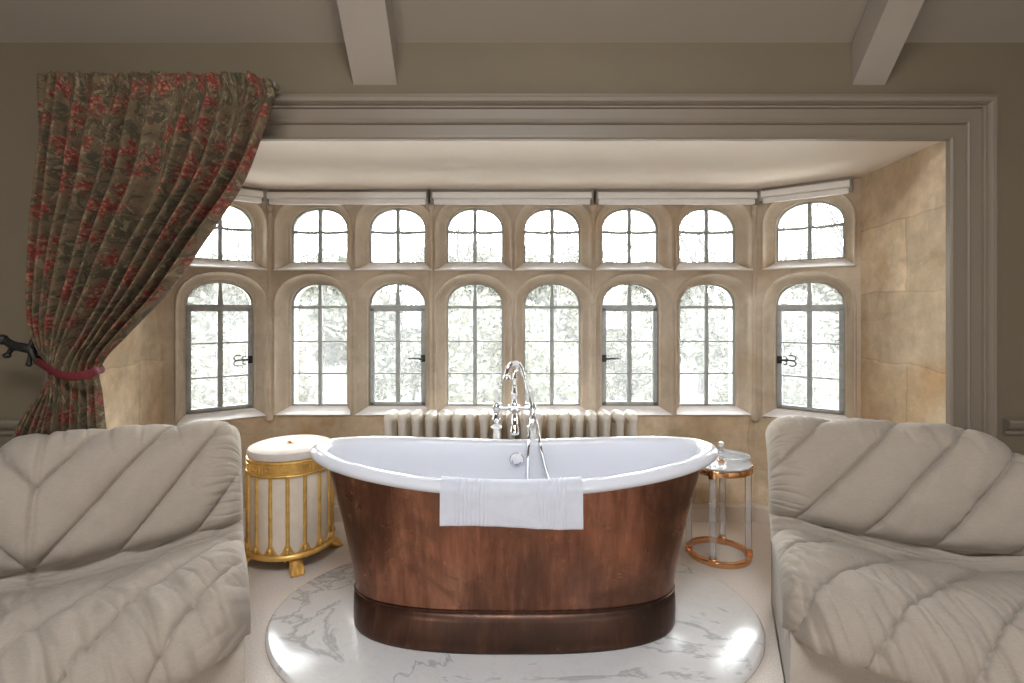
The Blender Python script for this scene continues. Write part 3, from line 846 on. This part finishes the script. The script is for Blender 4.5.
# ---------------------------------------------------------------- lounge chairs
CW = 1.08
def chair(name, label, loc, rz, left):
    root = thing(name, label, 'lounge chair', loc, rz, 'quilted lounge chairs')
    sd = 17 if left else 5
    AS, ACS = sin(math.radians(48)), cos(math.radians(48))
    PIT = .162
    inner = 1 if left else -1                  # local x side of the end near the bath
    def din(x): return CW/2 - inner*x          # distance from that end
    def crease(n, w=6): return max(0.0, 1-abs(n)*w)
    def sag(x):
        d = din(x)/CW; return -.055*sin(pi*min(1, max(0, d)))**1.2
    def quilt(x, wv, k=1.0):
        """puffed channels between diagonal seams, with puckers running off the seams"""
        cxs = .02
        xx = x
        if left and x < -.065: xx = -.13-x
        q = (xx*AS - wv*ACS)/PIT + (.30 if left else .12)
        q += .05*ns(x*3+sd, wv*3)
        fr = q-math.floor(q); e = min(fr, 1-fr)
        puff = .021*k*(1-math.exp(-e*9)) + .008*k*sin(pi*fr) - .008*min(1, k*1.2)*math.exp(-(e/.024)**2)
        along = xx*ACS + wv*AS
        puck = .0105*k*(ns(along*21+sd, q*2.2, 1.3))*math.exp(-e*4.0)
        big = .012*ns(x*5+sd, wv*5, 2.0) + .009*ns(x*12-wv*6, wv*9+sd, 4) - .010*max(0, .30-abs(ns(x*4+wv*3, wv*6-x*5+sd, 8)))
        if left: puff -= .011*math.exp(-((x+.065)/.010)**2)
        return puff+puck+big
    def pad(spine, thick, nm, k=1.0, wsign=1, w0=0, extra=None, NX=260, NP=130, hmul=None, endr=.10, back=1.0, mat='linen'):
        """spine(x,t)->(y,z); closed section around the spine; front side is quilted"""
        rings = []
        for i in range(NX+1):
            u = i/NX
            u = .5-.5*cos(pi*u) if False else u
            # denser near the ends
            x = -CW/2 + CW*u
            d = min(u, 1-u)*CW
            es = math.sqrt(max(0.0, 1-(1-min(1, d/endr))**2)); es = max(es, .05)
            P = [Vector((0, *spine(x, t/NP))) for t in range(NP+1)]
            ring_f, ring_b = [], []
            acc = 0
            for t in range(NP+1):
                a, b = P[max(0, t-1)], P[min(NP, t+1)]
                tg = (b-a).normalized(); nrm = Vector((0, -tg.z, tg.y))*wsign   # towards the sitter / up
                if t: acc += (P[t]-P[t-1]).length
                tt = t/NP
                cap = math.sqrt(max(0, 1-(2*abs(tt-.5))**7))
                th = thick(x, tt)*es*cap
                dq = quilt(x, wsign*acc+w0, k)*min(1, cap*1.0)*min(1, .25+es) if th > 0 else 0
                if extra: dq += extra(x, tt, acc)*cap
                ring_f.append(P[t]+nrm*(th+dq*es) + Vector((x, 0, 0)))
                ring_b.append(P[t]-nrm*(th*back) + Vector((x, 0, 0)))
            rings.append(ring_f+ring_b[::-1])
        return MB().loft(rings, True, True, True).build(nm, M[mat], root, True, 80)
    # back
    def htop(x):
        d = din(x)
        rc = .06; q = max(0, 1-d/rc)
        return .785 - rc*(1-math.sqrt(max(0, 1-q*q))) + .018*sin(min(1, d/.6)*pi*.5) - .30*sstep(.60, 1.12, d)**1.3 
    def sp_back(x, t):
        zb = .43+sag(x)*.6; zt = htop(x)-.02
        z = zb+(zt-zb)*t
        y = .085+.115*t + .04*t*t - .02*sin(pi*t)
        if t > .86: y += .05*(t-.86)/.14*(t-.86)/.14
        return y, z
    def top_gather(x, t, acc):
        g = sstep(.70, .97, t)
        e = sstep(.16, .02, CW/2-abs(x))
        return .006*g*ns(x*30+sd, t*2, 7) - .008*g*crease(ns(x*16+sd+t*2, t*1.6, 3)) + .007*e*ns(x*4, t*22+sd, 9) - .009*e*crease(ns(x*5, t*12+sd, 4), 5) - .008*sstep(.15, .0, t)*(1+ns(x*14, sd, 2)) - .010*sstep(.80, 1, t)
    pad(sp_back, lambda x, t: .062, 'back_cushion', 1.0, 1, 0, top_gather)
    # lumbar fold
    def sp_l(x, t):
        zb = .352+sag(x)*1.15; return -.02+.15*t, zb+(.10-.2*sag(x))*t+.010*sin(x*6+sd)
    def lf(x, t, acc):
        return -.012*crease(ns(x*2.6+sd, t*5-x*1.5, 15), 5) + .022*ns(x*2.2+t*2.2+sd, t*7, 3) + .012*ns(x*5-t*5, t*11, sd) + .005*ns(x*22, t*4, 2)
    pad(sp_l, lambda x, t: .040, 'lumbar_fold', .12, 1, 0, lf, NP=36)
    # seat: dips behind, swells, then rolls over the front edge
    def sp_seat(x, t):
        s = sag(x)
        L = [(0, .08), (.12, -.02), (.30, -.15), (.5, -.27), (.66, -.36), (.80, -.428), (.90, -.456), (1, -.455)]
        Z = [(0, .352), (.12, .366), (.30, .378), (.5, .376), (.66, .362), (.80, .330), (.90, .288), (1, .245)]
        y = smooth_tab(L, t); z = smooth_tab(Z, t)
        z += s*(1.25-.55*t)
        ed = sstep(.16, 0, CW/2-abs(x)); y = y*(1-.16*ed*ed*t)
        return y, z
    def seat_fold(x, t, acc):
        e = sstep(.2, .02, CW/2-abs(x))
        f = sstep(.35, .8, t)
        a = .028*max(0, ns(x*14-t*4+sd, t*2.6, 5))*f + .008*ns(x*30-t*8, t*3, sd)*f
        a -= .012*f*crease(ns(x*9-t*2.2+sd, t*1.4, 6), 7) + .006*sstep(.2, .5, t)*crease(ns(x*17-t*5+sd, t*2, 1), 7)
        a += .008*e*ns(x*5, t*16+sd, 2) - .008*e*crease(ns(x*6, t*10+sd, 12), 5)
        a += .014*sstep(.5, 0, t)*ns(x*3+t*6+sd, t*8, 8)
        return a
    pad(sp_seat, lambda x, t: .050+.010*sin(pi*t), 'seat_cushion', .85, -1, 0, seat_fold, NP=150)
    # upholstered base, sides flare slightly, with soft rear panel
    b = MB(); hw = CW/2-.022
    prof_y = [(-.43, 0), (-.432, .10), (-.43, .22), (-.40, .275), (.05, .30), (.17, .42), (.225, .60), (.232, .64), (.25, .62), (.25, .45), (.225, .2), (.225, 0)]
    rg = []
    for x, s in ((-hw, .965), (-hw-.004, .985), (-hw-.002, 1.0), (-hw+.01, 1.0), (-hw*.5, 1), (0, 1), (hw*.5, 1), (hw-.01, 1), (hw+.002, 1.0), (hw+.004, .985), (hw, .965)):
        rg.append([(x, -.11+(y+.11)*(.985+.015*s), min(z*s, .30+.70*(z-.30) if z > .3 else z)+ (sag(x)*.9 if z > .21 else 0)) for y, z in prof_y])
    b.loft(rg, True, True, True)
    tag(b.build('upholstered_base', M['linen_base'], root, True, 40), 'plain linen covered base and back shell')
    return root
def place(px, py, rz, lx):                    # put local (lx,0) at world (px,py)
    return (px-lx*cos(rz), py-lx*sin(rz), 0)
rl = math.radians(30); rr_ = math.radians(-22)
chair('lounge_chair', 'quilted oatmeal linen lounge chair in front of the floral curtain', place(-1.0, 1.93, rl, CW/2), rl, True)
chair('lounge_chair', 'quilted oatmeal linen lounge chair beside the acrylic side table', place(.995, 1.985, rr_, -CW/2), rr_, False)

# ---------------------------------------------------------------- curtain, tieback, holdback
CYD = 1.985; CK = CYD/F
def cxm(x): return (x-512)*CK
def czm(y): return H-(y-312)*CK
LT = [(73, 38), (150, 34), (250, 30), (320, 33), (350, 40), (375, 48), (392, 40), (410, 29), (437, 18), (500, 10), (632, 4)]
RTb = [(73, 271), (90, 274), (125, 264), (165, 250), (195, 235), (245, 199), (295, 162), (335, 125), (358, 102), (375, 94), (392, 98), (410, 102), (437, 107), (500, 114), (632, 120)]
cur = MB(); cur.uv = []
NUc, NVc = 420, 190
tieY = 375
ring = []
vts = []
for j in range(NVc+1):
    yp = 73 + (631-73)*j/NVc
    xl, xr = smooth_tab(LT, yp), smooth_tab(RTb, yp)
    z = czm(yp)
    up = min(1, max(0, (yp-73)/(tieY-73)))
    row = []
    for i in range(NUc+1):
        u = i/NUc
        uw = u + .012*sin(2*pi*u*3+1)+.008*sin(2*pi*u*7)*(1-up)
        if u in (0, 1): uw = u
        # pleats stay closer to plumb on the left side than on the leading edge
        e = 1+.35*sin(pi*up)*0
        x = xl+(xr-xl)*min(1, max(0, uw**e))
        ph = 2*pi*(12.5*u+.5*sin(5*u)+.45*ns(u*4, 0, 5))+.6*ns(u*6, yp*.01, 2)
        am = (.010+.042*sin(pi*min(1, up*.85))**.8)*(.75+.5*ns(u*9, 3)+.25)
        near = math.exp(-((yp-tieY)/26)**2)
        am = am*(1-near)+.020*near
        if yp > tieY: am = .018+.022*sstep(tieY, 450, yp)
        s = sin(ph); pl = s*.8+.2*sin(2*ph+.6)
        yy = CYD + am*pl
        th = sin(pi*u)
        yy -= .055*th*near + .03*th*sstep(.3, 1, up)*(1-near)
        yy += .02*(1-th)*near
        yy += .012*ns(u*5, yp*.012, 9) + .03*sstep(430, 520, yp)
        if yp < 80: yy += .004*sin(2*pi*60*u)*(80-yp)/7
        zz = z + (.006*ns(u*40, 0, 1) if j == 0 else 0)
        # leading edge hangs a little lower at the top corner
        zz -= .030*sstep(.90, 1, u)*max(0, 1-(yp-73)/60)
        # the cloth above the tie sweeps: keep pleat shading at scale of metres
        row.append((cxm(x), yy, zz))
        cur.uv.append((u*2.1, (yp-73)/559*2.2 + .25*u*0))
    vts.append(row)
cur.loft(vts, False)
c_o = thing('curtain', 'long floral curtain in olive and red, tied back at the left of the bay', 'curtain', (0, 0, 0))
cl = cur.build('curtain_cloth', M['curtain'], c_o, True, 180)
sm_ = cl.modifiers.new('thickness', 'SOLIDIFY'); sm_.thickness = .003
hb = MB().rbox(cxm(38), cxm(270), CYD+.045, CYD+.085, czm(73)-.035, czm(73)-.012, .004)
tag(hb.build('curtain_track', M['trim'], c_o, True), 'slim cream curtain track')
# braid around the bundle
def cp(x, y, d): return ((x-512)*d/F, d, H-(y-312)*d/F)
front = [cp(37, 360, 2.03), cp(42, 364, 1.955), cp(52, 371, 1.915), cp(62, 375.5, 1.895), cp(75, 376.5, 1.89), cp(88, 374.5, 1.905), cp(96, 371.5, 1.935), (cxm(97.5), 1.985, czm(370.5)), (cxm(92), 2.035, czm(369.5)), (cxm(70), 2.05, czm(367)), (cxm(48), 2.05, czm(363))]
sp2 = []
N_ = len(front)
for i in range(N_):
    p0, p1, p2, p3 = [Vector(front[(i+k) % N_]) for k in (-1, 0, 1, 2)]
    for q in range(5):
        t = q/5; sp2.append(.5*((2*p1)+(p2-p0)*t+(2*p0-5*p1+4*p2-p3)*t*t+(3*p1-p0-3*p2+p3)*t**3))
tag(MB().tube(sp2, .0105, 10, True, (1.5, .6)).build('curtain_tieback', M['rope'], None, True), 'dark red braid tieback round the gathered floral curtain', 'tieback')
hk = MB()
bx, bz = cxm(33), czm(349)
hkp = thing('curtain_holdback', 'black wrought iron holdback on the wall left of the curtain', 'holdback', (bx-.02, YW, bz))
MB().lathe([(.036, 0), (.036, -.006), (.026, -.012), (.012, -.014)], 20, (0, 0, 0), 'y').build('backplate', M['black'], hkp)
a_ = MB()
a_.tube([(0, -.01, 0), (0, -.07, .002), (.005, -.12, .0), (.012, -.145, -.004)], [.011, .010, .009, .009], 10)
a_.tube([(.028, -.145, -.055), (.02, -.15, -.03), (.01, -.15, -.005), (-.025, -.15, .006), (-.06, -.15, .012), (-.085, -.15, .028), (-.098, -.15, .040)], [.008, .012, .016, .017, .017, .014, .010], 10)
a_.build('arm', M['black'], hkp)
MB().ball((-.103, -.15, .036), .020, 14).build('finial', M['black'], hkp, True)
fn = MB().ball((-.085, -.15, -.025), .012, 12, (1.3, 1, 1)).tube([(-.06, -.15, .008), (-.075, -.15, -.012), (-.088, -.15, -.028)], [.010, .009, .006], 8)
fn.build('leaf_scroll', M['black'], hkp, True)
fn = MB().ball((.022, -.15, .046), .012, 12).tube([(0, -.15, .0), (.012, -.15, .024), (.022, -.15, .044)], [.012, .009, .008], 8)
fn.build('leaf_scroll', M['black'], hkp, True)
fn = MB().ball((.0, -.15, -.058), .011, 12).tube([(.012, -.15, -.01), (.004, -.15, -.034), (.0, -.15, -.055)], [.011, .008, .008], 8)
fn.build('leaf_scroll', M['black'], hkp)

# ---------------------------------------------------------------- garden beyond the glass
struct('lawn', MB().box(-30, 30, 3.6, 60, -1.1, -1.0), M['grass'], 'pale lawn outside the bay windows', 'lawn', kind='structure')
struct('reflector', MB().box(-9, 9, 3.55, 8.2, -1.1, -.97), plain('pale_bounce', (.74, .71, .66), .95, 0, .1, 60), 'unseen pale terrace at the foot of the house outside', 'reflector')  # added below the view to throw sky light up onto the bay ceiling
def leafy(seed, h, wd, mat, n=6500, sm=.75):
    rnd = random.Random(seed); mb = MB()
    blobs = [(rnd.uniform(-.6, .6)*wd, rnd.uniform(-.45, .45)*wd, h*rnd.uniform(.15, .82), rnd.uniform(.25, .42)*wd) for _ in range(15)]
    for _ in range(n):
        bx, by, bz, br = rnd.choice(blobs)
        d = Vector((rnd.gauss(0, 1), rnd.gauss(0, 1), rnd.gauss(0, 1))).normalized()*br*rnd.uniform(.55, 1.05)
        c = Vector((bx, by, bz))+d
        if c.z < .02: c.z = rnd.uniform(.02, .3)
        s = rnd.uniform(.06, .14)*sm
        a = Vector((rnd.gauss(0, 1), rnd.gauss(0, 1), rnd.gauss(0, 1))).normalized(); b = a.orthogonal().normalized()
        mb.add([c-a*s, c+b*s*.5, c+a*s, c-b*s*.5], [(0, 1, 2, 3)])
    return mb
def branches(seed, h, spread, levels=4):
    rnd = random.Random(seed); mb = MB()
    def grow(p, d, L, r, lv):
        pts = [p]; q = p.copy(); dd = d.copy()
        for k in range(4):
            dd = (dd+Vector((rnd.gauss(0, .14), rnd.gauss(0, .14), .05))).normalized(); q = q+dd*L/4; pts.append(q.copy())
        mb.tube(pts, [r, r*.9, r*.8, r*.7, r*.6], 5)
        if lv:
            for k in range(rnd.choice((3, 4))):
                b = pts[rnd.choice((2, 3, 4))]
                nd = (dd+Vector((rnd.gauss(0, spread), rnd.gauss(0, spread), rnd.gauss(.1, spread*.6)))).normalized()
                grow(b.copy(), nd, L*rnd.uniform(.55, .8), r*.55, lv-1)
    grow(Vector((0, 0, 0)), Vector((0, 0, 1)), h*.34, h*.016, levels)
    return mb
sx = [(-7.9, 10.4, 3.3, 2.0, 'leaf_a', 'pale green bush outside the far left canted window'), (-4.6, 9.2, 2.7, 1.7, 'leaf_c', 'straw coloured bush outside the left windows'),
      (-2.3, 12.0, 3.3, 1.7, 'leaf_b', 'grey green bush outside the second and third windows'), (.1, 9.4, 2.6, 1.6, 'leaf_a', 'pale green bush outside behind the tap'),
      (2.4, 12.0, 3.1, 1.7, 'leaf_c', 'straw coloured bush outside the right middle windows'), (4.7, 9.4, 2.8, 1.7, 'leaf_b', 'grey green bush outside the seventh window'), (8.4, 10.6, 3.2, 1.9, 'leaf_a', 'pale green bush outside the right canted window')]
for k, (x, y, h, wd, mt, lb) in enumerate(sx):
    r = thing('garden_bush', lb, 'bush', (x, y, -1), 0, 'bushes outside the bay')
    leafy(40+k, h, wd, M[mt]).build('foliage', M[mt], r, False)
    branches(60+k, h*.9, .5, 2).build('stem', M['bark'], r, True)
for k in range(13):
    x = -18+3*k; y = 19.5+6.5*(k % 2); hh = 4.6+1.4*(k % 2)
    side = 'far behind the garden bushes, %s from the left' % (ORD+['ninth', 'tenth', 'eleventh', 'twelfth', 'thirteenth'])[k]
    r = thing('thicket', ('taller' if k % 2 else 'lower')+' pale thicket '+side, 'thicket', (x, y, -1), 0, 'thickets beyond the lawn')
    leafy(140+k, hh, 2.35+.6*(k % 2), M['leaf_b'], 7500, 1.5).build('foliage', M[('leaf_b', 'leaf_c')[k % 2]], r, False)
    branches(160+k, 4.0, .5, 2).build('stem', M['bark'], r, True)
tsx = [(-9.5, 13.5, 8.0, 'left canted'), (-5.4, 13.0, 7.0, 'second'), (-1.2, 14.5, 7.5, 'fourth'), (1.4, 13.2, 7.2, 'fifth'), (5.2, 14.2, 7.6, 'seventh'), (9.4, 13.0, 8.2, 'right canted')]
for k, (x, y, h, lb) in enumerate(tsx):
    o = branches(80+k, h, .42, 4).build('bare_tree', M['bark'], None, True, 60, (x, y, -1))
    tag(o, 'bare branched tree outside beyond the %s window' % lb, 'tree', 'bare trees outside the bay')
